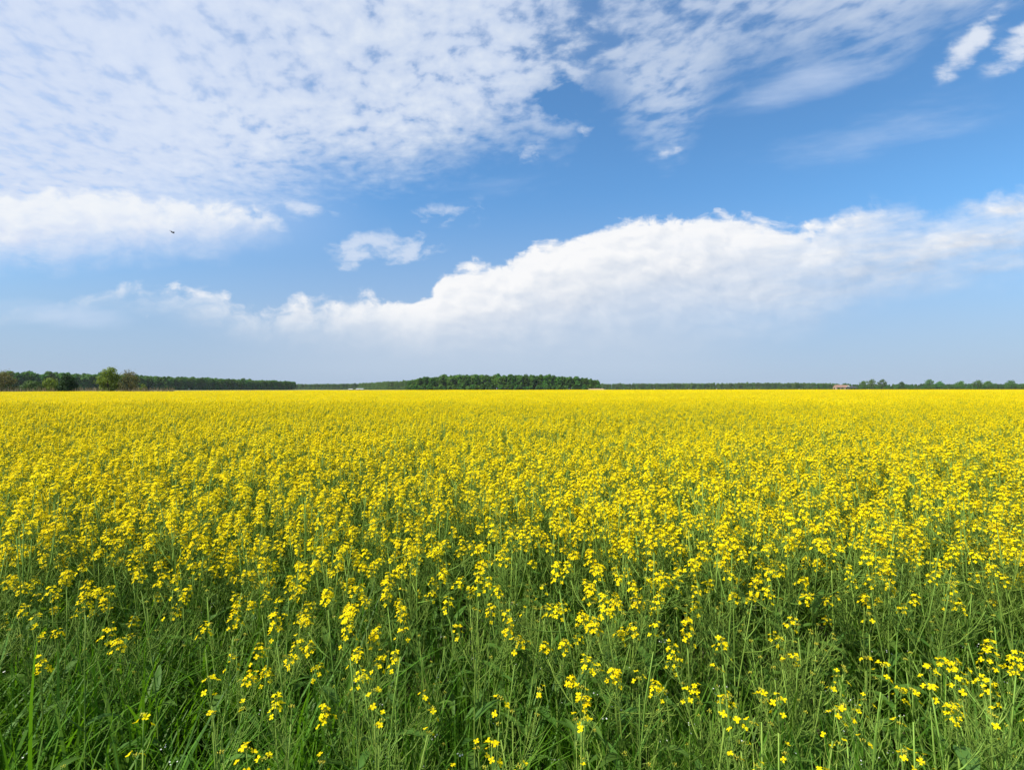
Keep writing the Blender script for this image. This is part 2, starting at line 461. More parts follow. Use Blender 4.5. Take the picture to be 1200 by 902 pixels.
def make_rape(seed, H, heads, flowers, pods, leaves, lean=0.03, spread=0.11, length=0.055, fork=(0.52, 0.86)):
    """one plant as meshes: stem with branches, leaves, pods, and a list of (place, flower head)"""
    q = random.Random(seed)
    stem = MB(); leaf_l, head_l, pod_l = [], [], []
    la = q.uniform(0, 6.28)
    def axis_at(f):
        k = lean * H * f * f
        return Vector((math.cos(la) * k + 0.008 * math.sin(f * 7 + seed), math.sin(la) * k + 0.008 * math.cos(f * 6 + seed), H * f))
    pts = [axis_at(i / 7) for i in range(8)]
    stem.tube(pts, [0.0042 - 0.0026 * i / 7 for i in range(8)], 5, 0)
    ends = [(pts[-1], (pts[-1] - pts[-2]).normalized(), pts[-3])]
    for i in range(heads - 1):
        f0 = fork[0] + (fork[1] - fork[0]) * (i + q.random()) / max(1, heads - 1)
        b0 = axis_at(f0); w = i * 2.4 + q.uniform(-0.5, 0.5) + seed
        s_ = spread * q.uniform(0.6, 1.25); z1 = H * q.uniform(0.82, 1.01) - s_ * 0.25
        z1 = max(z1, b0.z + 0.06)
        dirn = Vector((math.cos(w), math.sin(w), 0))
        e = Vector((b0.x, b0.y, 0)) + dirn * s_ + Vector((0, 0, z1))
        m1 = b0 + dirn * s_ * 0.45 + Vector((0, 0, (z1 - b0.z) * 0.28)); m2 = b0 + dirn * s_ * 0.82 + Vector((0, 0, (z1 - b0.z) * 0.66))
        stem.tube([b0, m1, m2, e], [0.0022, 0.0019, 0.0016, 0.0013], 4, 0)
        ends.append((e, (e - m2).normalized(), m1))
    for k, (e, d, low) in enumerate(ends):
        dd, a, b = frame(d)
        n = max(0, int(flowers * (1.25 if k == 0 else q.uniform(0.5, 1.05))))
        ln = length * (1.25 if k == 0 else q.uniform(0.7, 1.0))
        if flowers > 0 and n == 0: n = 2
        head_l.append((e.copy(), raceme(q, d + Vector((0, 0, 0.3)), n, ln)))
        pod = MB(); pod_l.append(pod)
        if pods: pod.tube([low, low.lerp(e, 0.5), e], 0.0010, 3, 0, False)
        for j in range(int(pods * (1.3 if k == 0 else 1.0))):              # young pods on thin stalks below the flowers
            f = (j + q.random()) / pods
            base = e.lerp(low, f * 0.95)
            w = j * 2.4 + q.uniform(-0.5, 0.5)
            rad = a * math.cos(w) + b * math.sin(w)
            l = q.uniform(0.035, 0.062) * (0.55 + 0.55 * min(1, f * 1.6))
            pod.tube([base, base + rad * l * 0.42 + dd * l * 0.18, base + rad * l * 0.72 + dd * l * 0.62, base + rad * l * 0.85 + dd * l * 1.0],
                     [0.0008, 0.0008, 0.0012, 0.0004], 3, 0, False)
    for i in range(leaves):
        f = 0.10 + 0.62 * (i + q.random() * 0.8) / leaves
        b0 = axis_at(f); w = i * 2.4 + q.uniform(-0.6, 0.6)
        dirn = Vector((math.cos(w), math.sin(w), 0)); side = Vector((-math.sin(w), math.cos(w), 0))
        l = (0.19 - 0.13 * f) * q.uniform(0.8, 1.2); wd = l * q.uniform(0.20, 0.28)
        droop = q.uniform(0.2, 1.0)
        P = [b0 + dirn * l * x + Vector((0, 0, l * (0.75 * x - droop * x * x))) for x in (0, 0.2, 0.45, 0.72, 1.0)]
        lf = MB(); lf.strip(P, [wd * 0.6, wd * 0.95, wd, wd * 0.62, 0.001], side, 0, 0.35)
        leaf_l.append(lf)
    return dict(stem=stem, pods=pod_l, leaves=leaf_l, heads=head_l, H=H)


def merged(p):
    """the same plant as one mesh, for the mass of the crop"""
    mb = MB()
    mb.add(p['stem'].v, p['stem'].f, STEM); [mb.add(k.v, k.f, POD) for k in p['pods'] if k.v]
    for l in p['leaves']: mb.add(l.v, l.f, LEAF)
    for at, h in p['heads']:
        o = len(mb.v)
        mb.v += [tuple(Vector(x) + at) for x in h.v]
        mb.f += [tuple(i + o for i in f) for f in h.f]; mb.m += h.m
    return mb


# kinds of plant: (heads, flowers per head, pods per branch, leaves, height, spread, head length)
FULL = [make_rape(11 + i, 1.0 + 0.05 * math.sin(i * 2.1), 6 + i % 4, 13 + (i * 5) % 10, 7, 6, 0.05 + 0.02 * (i % 3), 0.11 + 0.025 * (i % 3), 0.038 + 0.011 * (i % 3)) for i in range(8)]
TALL = [make_rape(31 + i, 1.02, 4 + i, 15, 12, 6, 0.03, 0.09, 0.066) for i in range(2)]
SPARSE = [make_rape(41 + i, 0.95, 2 + i, 3 + i, 15, 6, 0.06, 0.09, 0.055) for i in range(3)]
BARE = [make_rape(51 + i, 0.86 - 0.06 * i, 5 + i, 0, 15, 7, 0.07, 0.12, 0.03, (0.35, 0.85)) for i in range(3)]
KINDS = FULL + TALL + SPARSE + BARE
N_FULL, N_TALL, N_SPARSE, N_BARE = len(FULL), len(TALL), len(SPARSE), len(BARE)

crop_sources = bpy.data.collections.new("crop_sources")           # not linked: only the crop mass draws from it


def source(coll, name, mb, mats):
    o = bpy.data.objects.new(name, mb.mesh(name, mats)); coll.objects.link(o); return o


for i, k in enumerate(KINDS): source(crop_sources, "crop_source.%03d" % i, merged(k), CROP_MATS)


def quad(mb, p, nrm, s_, q, mat):
    d, a, b = frame(nrm); w = q.uniform(0, 6.28)
    u = (a * math.cos(w) + b * math.sin(w)) * s_; v = d.cross(u) * q.uniform(0.7, 1.0)
    mb.add([p - u, p - v * 0.9, p + u, p + v], [(0, 1, 2, 3)], mat)


def crop_patch(seed, size, plants, heads, petals, ps, depth=0.55):
    """a square of far crop: many small flower heads on thin stems"""
    q = random.Random(seed); mb = MB()
    for i in range(plants):
        x, y = q.uniform(-size / 2, size / 2), q.uniform(-size / 2, size / 2); H = q.gauss(1.0, 0.06)
        if petals >= 4:
            w = q.uniform(0, 3.14); c_, s_ = math.cos(w) * 0.003, math.sin(w) * 0.003
            mb.add([(x - c_, y - s_, H - depth), (x + c_, y + s_, H - depth), (x + c_ * 0.5, y + s_ * 0.5, H - 0.05), (x - c_ * 0.5, y - s_ * 0.5, H - 0.05)], [(0, 1, 2, 3)], STEM)
            for j in range(5): quad(mb, Vector((x + q.gauss(0, 0.05), y + q.gauss(0, 0.05), H - q.uniform(0.18, depth))), (q.uniform(-1, 1), q.uniform(-1, 1), q.uniform(0.1, 0.8)), 0.035, q, LEAF)
        else:
            for j in range(2): quad(mb, Vector((x + q.gauss(0, 0.07), y + q.gauss(0, 0.07), H - q.uniform(0.2, 0.5))), (q.uniform(-1, 1), q.uniform(-1, 1), q.uniform(0.1, 0.8)), 0.09, q, LEAF)
        for j in range(heads):
            hx, hy, hz = x + q.gauss(0, 0.075), y + q.gauss(0, 0.075), H - abs(q.gauss(0, 0.06))
            for k in range(petals):
                w = q.uniform(0, 6.28); f = q.random()
                r = 0.023 * (1 - 0.5 * f)
                quad(mb, Vector((hx + math.cos(w) * r, hy + math.sin(w) * r, hz + 0.075 * f - 0.02)),
                     (math.cos(w) * (1 - 0.6 * f), math.sin(w) * (1 - 0.6 * f), 0.75), ps * q.uniform(0.8, 1.2), q, BUD if q.random() < 0.12 else POD if petals >= 4 and q.random() < 0.07 else PETAL)
    return mb


for i in range(6): source(crop_sources, "crop_source.%03d" % (100 + i), crop_patch(300 + i, 1.15, 60, 6, 7, 0.0110), CROP_MATS)
for i in range(4): source(crop_sources, "crop_source.%03d" % (200 + i), crop_patch(400 + i, 4.2, 620, 3, 2, 0.030), CROP_MATS)
I_NEAR, I_FAR = len(KINDS), len(KINDS) + 6


def scatter(name, coll, pts, rot, scl, idx):
    """one object whose points each carry a copy from COLL"""
    me = bpy.data.meshes.new(name)
    me.vertices.add(len(pts)); me.vertices.foreach_set('co', np.asarray(pts, np.float32).ravel())
    for nm, ty, dat, key in (('turn', 'FLOAT_VECTOR', rot, 'vector'), ('size', 'FLOAT', scl, 'value'), ('which', 'INT', idx, 'value')):
        at = me.attributes.new(nm, ty, 'POINT')
        at.data.foreach_set(key, np.asarray(dat, np.int32 if ty == 'INT' else np.float32).ravel())
    o = link(name, me)
    ng = bpy.data.node_groups.new(name, 'GeometryNodeTree')
    ng.interface.new_socket('Geometry', in_out='INPUT', socket_type='NodeSocketGeometry')
    ng.interface.new_socket('Geometry', in_out='OUTPUT', socket_type='NodeSocketGeometry')
    gi = ng.nodes.new('NodeGroupInput'); go = ng.nodes.new('NodeGroupOutput')
    ip = ng.nodes.new('GeometryNodeInstanceOnPoints'); ci = ng.nodes.new('GeometryNodeCollectionInfo')
    ci.inputs['Collection'].default_value = coll
    ci.inputs['Separate Children'].default_value = True; ci.inputs['Reset Children'].default_value = True
    ip.inputs['Pick Instance'].default_value = True
    for nm, ty, dst in (('turn', 'FLOAT_VECTOR', 'Rotation'), ('size', 'FLOAT', 'Scale'), ('which', 'INT', 'Instance Index')):
        na = ng.nodes.new('GeometryNodeInputNamedAttribute'); na.data_type = ty; na.inputs['Name'].default_value = nm
        ng.links.new(na.outputs['Attribute'], ip.inputs[dst])
    ng.links.new(gi.outputs[0], ip.inputs['Points']); ng.links.new(ci.outputs[0], ip.inputs['Instance'])
    ng.links.new(ip.outputs[0], go.inputs[0])
    md = o.modifiers.new('scatter', 'NODES'); md.node_group = ng
    return o


def jitter_grid(x0, x1, y0, y1, step):
    xs = np.arange(x0, x1, step); ys = np.arange(y0, y1, step)
    gx, gy = np.meshgrid(xs, ys)
    gx = gx.ravel() + rng.uniform(-0.5, 0.5, gx.size) * step; gy = gy.ravel() + rng.uniform(-0.5, 0.5, gy.size) * step
    return gx, gy


# --- near crop: whole plants out to about 20 m
NEAR_END = 23.0
px, py = jitter_grid(-28, 28, 0.7, NEAR_END, 0.130)
ok = np.abs(px) < py * 1.12 + 1.6
px, py = px[ok], py[ok]
front = 1.74 - 0.07 * np.clip(px, -2, 2) + 0.34 * hash_noise(px * 1.6, px * 0 + 3.0, 5) - 0.32 * np.exp(-((px + 0.95) / 0.5) ** 2)     # wavy front edge of the dense crop, nearer on the right
u = rng.random(px.size)
into = py - front
dens = np.clip(0.30 + 0.75 * np.clip(into / 0.8, 0, 1) + 0.22 * hash_noise(px * 0.9, py * 0.9, 1) + 0.12 * hash_noise(px * 0.3, py * 0.3, 2), 0.12, 1.0)
dens = np.where(py < 1.05, dens * 0.6, dens)
keep = (u < dens) & (rng.random(px.size) < np.clip((23.0 - py) / 9.0, 0, 1))
px, py, into = px[keep], py[keep], into[keep]
n = px.size
u2 = rng.random(n)
kind = rng.integers(0, N_FULL + N_TALL, n)
p_flower = np.clip(0.02 + 0.86 * np.clip((into + 0.05) / 0.75, 0, 1), 0, 0.93)
p_sparse = np.where(into < 0.5, 0.16, 0.10)
kind = np.where(u2 < p_flower, kind, np.where(u2 < p_flower + p_sparse, N_FULL + N_TALL + rng.integers(0, N_SPARSE, n), N_FULL + N_TALL + N_SPARSE + rng.integers(0, N_BARE, n)))
size = np.clip(rng.normal(1.0, 0.075, n) + 0.07 * hash_noise(px * 0.7, py * 0.7, 7) + 0.03 * hash_noise(px * 0.25, py * 0.25, 17), 0.76, 1.14)
size *= np.clip(0.88 + 0.12 * np.clip((into + 0.3) / 0.9, 0, 1), 0, 1)
turn = np.stack([rng.normal(0, 0.06, n), rng.normal(0, 0.06, n), rng.uniform(0, 6.283, n)], 1)

# the 300 plants that show largest are objects of their own (built below); the rest is the crop mass
inside = (np.abs(px) < py * 1.0) & (py > 0.78)
order = np.argsort(np.where(inside, py, 1e9))
HEROES = 34
single = order[:300 - HEROES]
mass = np.setdiff1d(np.arange(n), single)
P = [np.stack([px[mass], py[mass], np.zeros(mass.size)], 1)]; T = [turn[mass]]; Z_ = [size[mass]]; I_ = [kind[mass]]

# --- middle and far crop
qx, qy = jitter_grid(-110, 110, 13.5, 92, 0.98)
ok = (np.abs(qx) < qy * 1.15 + 3) & (rng.random(qx.size) < np.clip((92 - qy) / 42, 0, 1) * np.clip((qy - 13.0) / 9.0, 0, 1))
qx, qy = qx[ok], qy[ok]; m_ = qx.size
P.append(np.stack([qx, qy, 0.09 * hash_noise(qx * 0.35, qy * 0.35, 8) + 0.07 * hash_noise(qx * 0.08, qy * 0.08, 9)], 1)); T.append(np.stack([np.zeros(m_), np.zeros(m_), rng.integers(0, 4, m_) * math.pi / 2], 1))
Z_.append(np.ones(m_)); I_.append(I_NEAR + rng.integers(0, 6, m_))
qx, qy = jitter_grid(-480, 560, 50, 424, 3.7)
ok = (np.abs(qx) < qy * 1.2 + 6) & (qy < far_limit(qx, qy)) & (rng.random(qx.size) < np.clip((qy - 48) / 42, 0, 1))
qx, qy = qx[ok], qy[ok]; m_ = qx.size
P.append(np.stack([qx, qy, 0.10 * hash_noise(qx * 0.12, qy * 0.12, 10) + 0.06 * hash_noise(qx * 0.03, qy * 0.03, 11)], 1)); T.append(np.stack([np.zeros(m_), np.zeros(m_), rng.integers(0, 4, m_) * math.pi / 2], 1))
Z_.append(np.ones(m_)); I_.append(I_FAR + rng.integers(0, 4, m_))
crop = scatter('rapeseed_crop', crop_sources, np.concatenate(P), np.concatenate(T), np.concatenate(Z_), np.concatenate(I_))
tag(crop, 'yellow flowering rapeseed crop filling the field out to the trees', kind='stuff')

# ------------------------------------------------------------------ the nearest rapeseed plants, one object each
WORDS = ['no', 'one', 'two', 'three', 'four', 'five', 'six', 'seven', 'eight', 'nine', 'ten']


def plant_meshes(p, tagname):
    d = dict(stem=p['stem'].mesh('stem', M['stem']), pods=[k.mesh('pod_cluster', M['pod']) for k in p['pods'] if k.v],
             leaves=[l.mesh('leaf', M['leaf']) for l in p['leaves']], heads=[(tuple(at), h.mesh('flower_head', CROP_MATS)) for at, h in p['heads']])
    return d


def build_plant(p):
    """first plant of a kind: an Empty at the foot of the stem with its parts"""
    d = plant_meshes(p, '')
    root = bpy.data.objects.new('rapeseed_plant', None); scene.collection.objects.link(root)
    link('stem', d['stem'], root); [link('pod_cluster', k, root) for k in d['pods']]
    for l in d['leaves']: link('leaf', l, root)
    for at, h in d['heads']: link('flower_head' if len(h.polygons) > 120 else 'bud_cluster', h, root, at)
    return root


def copy_plant(src):
    c = src.copy(); scene.collection.objects.link(c)
    for ch in src.children:
        k = ch.copy(); k.parent = c; scene.collection.objects.link(k)
    return c


def place_word(x, y):
    r_ = x / y
    return ('at far left' if r_ < -0.72 else 'left of middle' if r_ < -0.3 else 'near middle' if r_ < 0.3 else
            'right of middle' if r_ < 0.72 else 'at far right')


first = {}
used_label = {}


def put_plant(k, x, y, rot, sc, label, group):
    if k not in first: first[k] = o = build_plant(KINDS[k])
    else: o = copy_plant(first[k])
    o.location = (x, y, 0.0); o.rotation_euler = rot; o.scale = (sc,) * 3
    tag(o, label, 'rapeseed plant', group)
    return o


for i in single:
    k = int(kind[i]); x, y = float(px[i]), float(py[i]); pl_ = KINDS[k]
    nh = len(pl_['heads'])
    tilt = 'leaning left' if turn[i][1] < -0.07 else 'leaning right' if turn[i][1] > 0.07 else 'upright'
    if k < N_FULL + N_TALL:
        what = 'rapeseed plant, %s full yellow heads,' % WORDS[nh]; gname = 'flowering rapeseed plants in the front of the field'
    elif k < N_FULL + N_TALL + N_SPARSE:
        what = 'rapeseed plant, few open flowers, %s shoots,' % WORDS[nh]; gname = 'sparsely flowering rapeseed plants in the front of the field'
    else:
        what = 'green rapeseed plant, pods and %s buds,' % WORDS[nh]; gname = 'green rapeseed plants without flowers at the field edge'
    row = 'in front grass' if into[i] < 0.1 else 'in front rows' if into[i] < 0.7 else 'behind front rows'
    put_plant(k, x, y, tuple(float(a) for a in turn[i]), float(size[i]), '%s %s %s %s' % (tilt, what, row, place_word(x, y)), gname)

# plants that stand out at the grassy edge: (bearing and drop of the top flower head from the eye, per hundred; its height; kind; label)
FU, TA, SP, BA = 0, N_FULL, N_FULL + N_TALL, N_FULL + N_TALL + N_SPARSE
EDGE = [
    (-35.8, -40.0, 1.00, FU + 3, 'full-headed rapeseed plant with two close yellow clusters in the left middle foreground'),
    (-31.6, -47.5, 0.98, TA + 0, 'two-headed rapeseed plant just right of the full double cluster, slightly lower'),
    (-26.7, -60.0, 0.95, SP + 1, 'short rapeseed plant with one bright four-flower tuft in the grass, left of middle'),
    (-21.7, -48.5, 0.97, SP + 2, 'single round yellow tuft on a rapeseed plant between the left clusters and the middle'),
    (-54.2, -45.0, 0.98, TA + 1, 'rapeseed plant with a long loose flower spike over the left grass'),
    (-45.8, -46.0, 0.98, TA + 0, 'rapeseed plant with a narrow flower spike beside the long loose one on the left'),
    (-71.7, -65.5, 0.95, SP + 0, 'low rapeseed plant with a thin row of flowers near the bottom left corner'),
    (-58.3, -57.5, 0.96, SP + 1, 'rapeseed plant with three small flower tufts above the lower left grass'),
    (-50.8, -71.5, 0.94, SP + 2, 'lowest rapeseed flowers at the bottom edge, left of middle'),
    (13.5, -60.0, 0.95, SP + 1, 'ragged rapeseed plant with scattered open flowers at the bottom, right of the middle'),
    (14.6, -66.0, 0.93, SP + 0, 'lower companion of the ragged flowering plant at the bottom middle'),
    (-2.5, -61.5, 0.95, SP + 0, 'rapeseed plant with a few scattered flowers at the bottom middle'),
    (-4.0, -70.5, 0.94, SP + 2, 'rapeseed plant showing its flowers at the very bottom edge in the middle'),
    (0.5, -50.0, 0.97, SP + 0, 'rapeseed plant with one small tuft in the green middle foreground'),
    (15.2, -40.0, 1.00, FU + 1, 'rapeseed plant with big dense yellow clusters right of the middle foreground'),
    (18.5, -42.5, 0.99, FU + 5, 'dense rapeseed plant touching the big clusters, just to their right'),
    (9.2, -36.0, 1.01, FU + 2, 'rapeseed plant with a rounded cluster left of the big middle clusters'),
    (-6.5, -38.5, 1.00, TA + 1, 'rapeseed plant with a tall column of flowers left of the middle'),
    (-24.2, -39.5, 1.00, TA + 0, 'rapeseed plant with a slim flower column in the left middle foreground'),
    (27.5, -47.5, 0.98, SP + 2, 'rapeseed plant with a few loose flowers right of the big clusters'),
    (34.2, -47.0, 0.98, TA + 0, 'rapeseed plant with a loose yellow spike on the right of the middle'),
    (41.0, -50.0, 0.97, SP + 1, 'rapeseed plant with two small tufts over the right grass'),
    (41.3, -61.5, 0.95, SP + 0, 'short rapeseed plant with a straggling line of bright flowers, bottom right of middle'),
    (48.5, -60.5, 0.95, SP + 0, 'short rapeseed plant with one pale tuft beside the straggling bright one'),
    (51.8, -62.5, 0.95, SP + 2, 'short rapeseed plant with one wide bright tuft, bottom right'),
    (62.3, -64.0, 0.94, SP + 1, 'low rapeseed plant with spread flowers in the right bottom grass'),
    (71.7, -55.0, 0.96, SP + 2, 'rapeseed plant with one heavy rounded tuft on the right'),
    (78.0, -60.5, 0.95, SP + 0, 'rapeseed plant with long sparse flower spike near the bottom right corner'),
    (81.7, -56.0, 0.97, SP + 2, 'rapeseed plant with two flat tufts near the right edge'),
    (93.0, -52.5, 0.98, TA + 1, 'rapeseed plant with a yellow spike close to the right edge'),
    (98.0, -52.0, 0.98, FU + 6, 'full-headed rapeseed plant at the right edge of view'),
    (75.5, -72.0, 0.93, SP + 1, 'lowest flowering rapeseed plant at the bottom right corner'),
    (-83.0, -41.0, 1.00, TA + 0, 'rapeseed plant with a long flower spike at the left side'),
    (44.5, -66.0, 0.93, SP + 1, 'low rapeseed plant with a broken flower spike under the straggling bright one'),
]
q = random.Random(9)
for s_, t_, hz, k, label in EDGE:
    pl_ = KINDS[k]; at = pl_['heads'][0][0]; sc = hz / (at.z + 0.05)
    y = (EYE - hz) / (-t_ / 100.0); x = s_ / 100.0 * y; rz = q.uniform(0, 6.28)
    ax, ay = (math.cos(rz) * at.x - math.sin(rz) * at.y) * sc, (math.sin(rz) * at.x + math.cos(rz) * at.y) * sc
    put_plant(k, x - ax, y - ay, (0, 0, rz), sc, label, 'single flowering rapeseed plants at the grassy field edge')

# ------------------------------------------------------------------ grass along the field edge
grass_sources = bpy.data.collections.new("grass_sources")


def grass_clump(seed, n, lo, hi, rad):
    q = random.Random(seed); mb = MB()
    for i in range(n):
        w = q.uniform(0, 6.28); r = rad * math.sqrt(q.random())
        x, y = math.cos(w) * r, math.sin(w) * r
        az = q.uniform(0, 6.28); d = Vector((math.cos(az), math.sin(az), 0)); side = Vector((-math.sin(az), math.cos(az), 0))
        L_ = q.uniform(lo, hi); arch = q.uniform(0.08, 0.55) if q.random() < 0.75 else q.uniform(0.5, 0.9)
        P_ = [Vector((x, y, 0)) + d * L_ * arch * f ** 2.2 + Vector((0, 0, L_ * (f - 0.42 * arch * f ** 3))) for f in (0, 0.3, 0.55, 0.75, 0.9, 1.0)]
        wd = q.uniform(0.0050, 0.0105)
        mb.strip(P_, [wd * 0.7, wd, wd * 0.95, wd * 0.7, wd * 0.4, 0.0006], side, 0, 0.0)
    return mb


for i in range(5): source(grass_sources, "grass_source.%03d" % i, grass_clump(600 + i, 26, 0.38, 0.78, 0.085), [M['grass']])
gx, gy = jitter_grid(-9, 9, 0.45, 7.0, 0.125)
ok = (np.abs(gx) < gy * 1.15 + 1.2)
gx, gy = gx[ok], gy[ok]
gfront = 1.55 - 0.10 * np.clip(gx, -2, 2)
gin = gy - gfront
gd = np.clip(0.98 - 0.60 * np.clip((gin - 0.1) / 1.2, 0, 1), 0.2, 1.0) * np.clip(0.85 + 0.45 * hash_noise(gx * 1.7, gy * 1.7, 21), 0.15, 1)
k_ = rng.random(gx.size) < gd
gx, gy = gx[k_], gy[k_]; m_ = gx.size
gsz = np.clip(rng.normal(1.0, 0.13, m_) + 0.16 * hash_noise(gx * 1.1, gy * 1.1, 22) + 0.06 * np.clip(-gx, -1, 1.5), 0.6, 1.3)
grass = scatter('grass', grass_sources, np.stack([gx, gy, np.zeros(m_)], 1),
                np.stack([rng.normal(0, 0.10, m_), rng.normal(0.03, 0.10, m_), rng.uniform(0, 6.28, m_)], 1), gsz, rng.integers(0, 5, m_))
tag(grass, 'lush green grass growing along the edge of the rapeseed field', kind='stuff')

# tiny white wild flowers low among the grass
mb = MB(); q = random.Random(17)
for i in range(520):
    y = q.uniform(1.0, 3.2); x = q.uniform(-1.15, 1.15) * y; z = q.uniform(0.22, 0.55)
    mb.tube([(x, y, 0), (x + q.gauss(0, 0.02), y, z * 0.6), (x + q.gauss(0, 0.03), y, z)], 0.0007, 3, 0, False)
    top = Vector(mb.v[-1])
    for j in range(q.randint(1, 4)):
        c = top + Vector((q.gauss(0, 0.008), q.gauss(0, 0.008), q.uniform(0, 0.01)))
        quad(mb, c, (q.uniform(-0.6, 0.6), q.uniform(-0.9, 0.3), 1), 0.0032, q, 1)
wild = link('wild_flowers', mb.mesh('wild_flowers', [M['stem'], M['white']])); tag(wild, 'tiny white wild flowers low in the grass', kind='stuff')

# one broad-leaved weed near the bottom right corner
root = bpy.data.objects.new('broad_leaved_weed', None); scene.collection.objects.link(root); root.location = (1.10, 1.27, 0)
tag(root, 'broad-leaved green weed with one wide pale leaf in the lower right grass', 'weed')
st = MB(); st.tube([(0, 0, 0), (0.01, 0, 0.3), (0.0, -0.01, 0.62), (-0.01, -0.01, 0.80)], [0.005, 0.004, 0.003, 0.002], 5)
link('stem', st.mesh('stem', M['stem']), root)
for (z, az, L_, wd, droop) in ((0.76, -1.9, 0.085, 0.045, 1.0), (0.60, 0.6, 0.14, 0.055, 0.8), (0.45, 2.6, 0.16, 0.06, 0.7), (0.33, -0.6, 0.17, 0.065, 0.8)):
    d = Vector((math.cos(az), math.sin(az), 0)); side = Vector((-math.sin(az), math.cos(az), 0)); lf = MB()
    P_ = [Vector((0, 0, z)) + d * L_ * f + Vector((0, 0, L_ * (0.6 * f - droop * f * f))) for f in (0, 0.15, 0.35, 0.6, 0.82, 1.0)]
    lf.strip(P_, [0.006, wd * 0.6, wd, wd * 0.95, wd * 0.55, 0.002], side, 0, 0.22)
    link('leaf', lf.mesh('leaf', M['dock']), root)

# ------------------------------------------------------------------ trees
M['bark'] = surface("bark", (0.10, 0.075, 0.05), 0.9, nscale=2.0, col2=(0.06, 0.05, 0.035))
M['wood_leaf'] = surface("wood_foliage", (0.062, 0.145, 0.022), 0.6, 0.34, 0.48, 0.026, tcol=(0.12, 0.28, 0.015), spec=0.1)
M['wood_leaf_pale'] = surface("pale_wood_foliage", (0.095, 0.170, 0.040), 0.6, 0.34, 0.40, 0.026, tcol=(0.15, 0.28, 0.02), spec=0.1)
M['lime_leaf'] = surface("lime_foliage", (0.150, 0.195, 0.030), 0.6, 0.35, 0.05, tcol=(0.25, 0.33, 0.03), spec=0.1, nscale=0.9, col2=(0.105, 0.165, 0.026))
M['olive_leaf'] = surface("olive_foliage", (0.170, 0.155, 0.060), 0.6, 0.30, 0.05, tcol=(0.24, 0.21, 0.05), spec=0.1, nscale=0.9, col2=(0.100, 0.115, 0.045))
M['mid_leaf'] = surface("mid_foliage", (0.090, 0.150, 0.030), 0.6, 0.32, 0.05, tcol=(0.12, 0.21, 0.03), nscale=0.9, col2=(0.05, 0.10, 0.025))
M['dark_leaf'] = surface("dark_foliage", (0.024, 0.050, 0.015), 0.7, 0.15, 0.05, tcol=(0.03, 0.07, 0.01), spec=0.05, nscale=0.9, col2=(0.030, 0.060, 0.018))
M['dry_grass'] = surface("dry_grass", (0.30, 0.24, 0.12), 0.8, 0.2, 0.2, 0.01)


def tree_meshes(seed, H, r, base, lumps, leaves, leaf, bushy=0.0, flat=0.8, stems=1):
    """trunk with limbs, and a crown of leaf clumps through the crown's volume with gaps between them"""
    q = random.Random(seed); tr, cr = MB(), MB()
    feet = [Vector((q.gauss(0, r * 0.15), q.gauss(0, r * 0.15), 0)) if stems > 1 else Vector((0, 0, 0)) for _ in range(stems)]
    cen = []
    for i in range(lumps):
        w = i * 2.4 + q.uniform(-0.5, 0.5); f = (i + 0.5) / lumps
        z = base + (H - base) * (0.10 + 0.80 * f + q.uniform(-0.06, 0.06))
        env = math.sin(math.pi * min(0.98, max(0.04, (0.18 + 0.80 * f)))) ** 0.6
        rr = r * 0.66 * env * math.sqrt(q.uniform(0.25, 1.0))
        cen.append((Vector((math.cos(w) * rr, math.sin(w) * rr, z)), r * q.uniform(0.26, 0.44)))
    for ft in feet:
        top = Vector((ft.x + q.gauss(0, r * 0.1), ft.y + q.gauss(0, r * 0.1), H * 0.72))
        tr.tube([ft, ft.lerp(top, 0.35) + Vector((q.gauss(0, 0.02) * H, 0, 0)), ft.lerp(top, 0.7), top], [H * 0.026, H * 0.019, H * 0.012, H * 0.004], 6)
    for i, (c, lr) in enumerate(cen):
        ft = feet[i % len(feet)]
        st = Vector((ft.x * 0.6, ft.y * 0.6, max(base * 0.6, c.z * 0.55)))
        tr.tube([st, st.lerp(c, 0.5) + Vector((0, 0, -0.03 * H)), c], [H * 0.010, H * 0.006, H * 0.002], 4)
    for i in range(leaves):
        c, lr = cen[i % lumps]
        v = Vector((q.gauss(0, 1), q.gauss(0, 1), q.gauss(0, 1))).normalized()
        rad = lr * (0.55 + 0.5 * q.random()) if q.random() < 0.75 else lr * q.uniform(0.9, 1.45)
        p = c + Vector((v.x, v.y, v.z * flat)) * rad
        if p.z < 0.15: p.z = 0.15 + q.random() * 0.4
        d = (v + Vector((q.gauss(0, 0.5), q.gauss(0, 0.5), q.gauss(0.3, 0.5))))
        quad(cr, p, d, leaf * q.uniform(0.6, 1.3), q, 0)
    return tr, cr


def tree(name, px_s, Yd, H, r, mat, label, cat, group=None, seed=1, base=None, lumps=16, leaves=2600, leaf=0.13, stems=1, sx=1.0):
    root = bpy.data.objects.new(name, None); scene.collection.objects.link(root)
    root.location = (px_s / 100.0 * Yd, Yd, 0)
    tr, cr = tree_meshes(seed, H, r, H * 0.25 if base is None else base, lumps, leaves, leaf, stems=stems)
    link('trunk', tr.mesh('trunk', M['bark']), root); c = link('crown', cr.mesh('crown', mat), root)
    c.scale = (sx, 1, 1)
    return tag(root, label, cat, group)


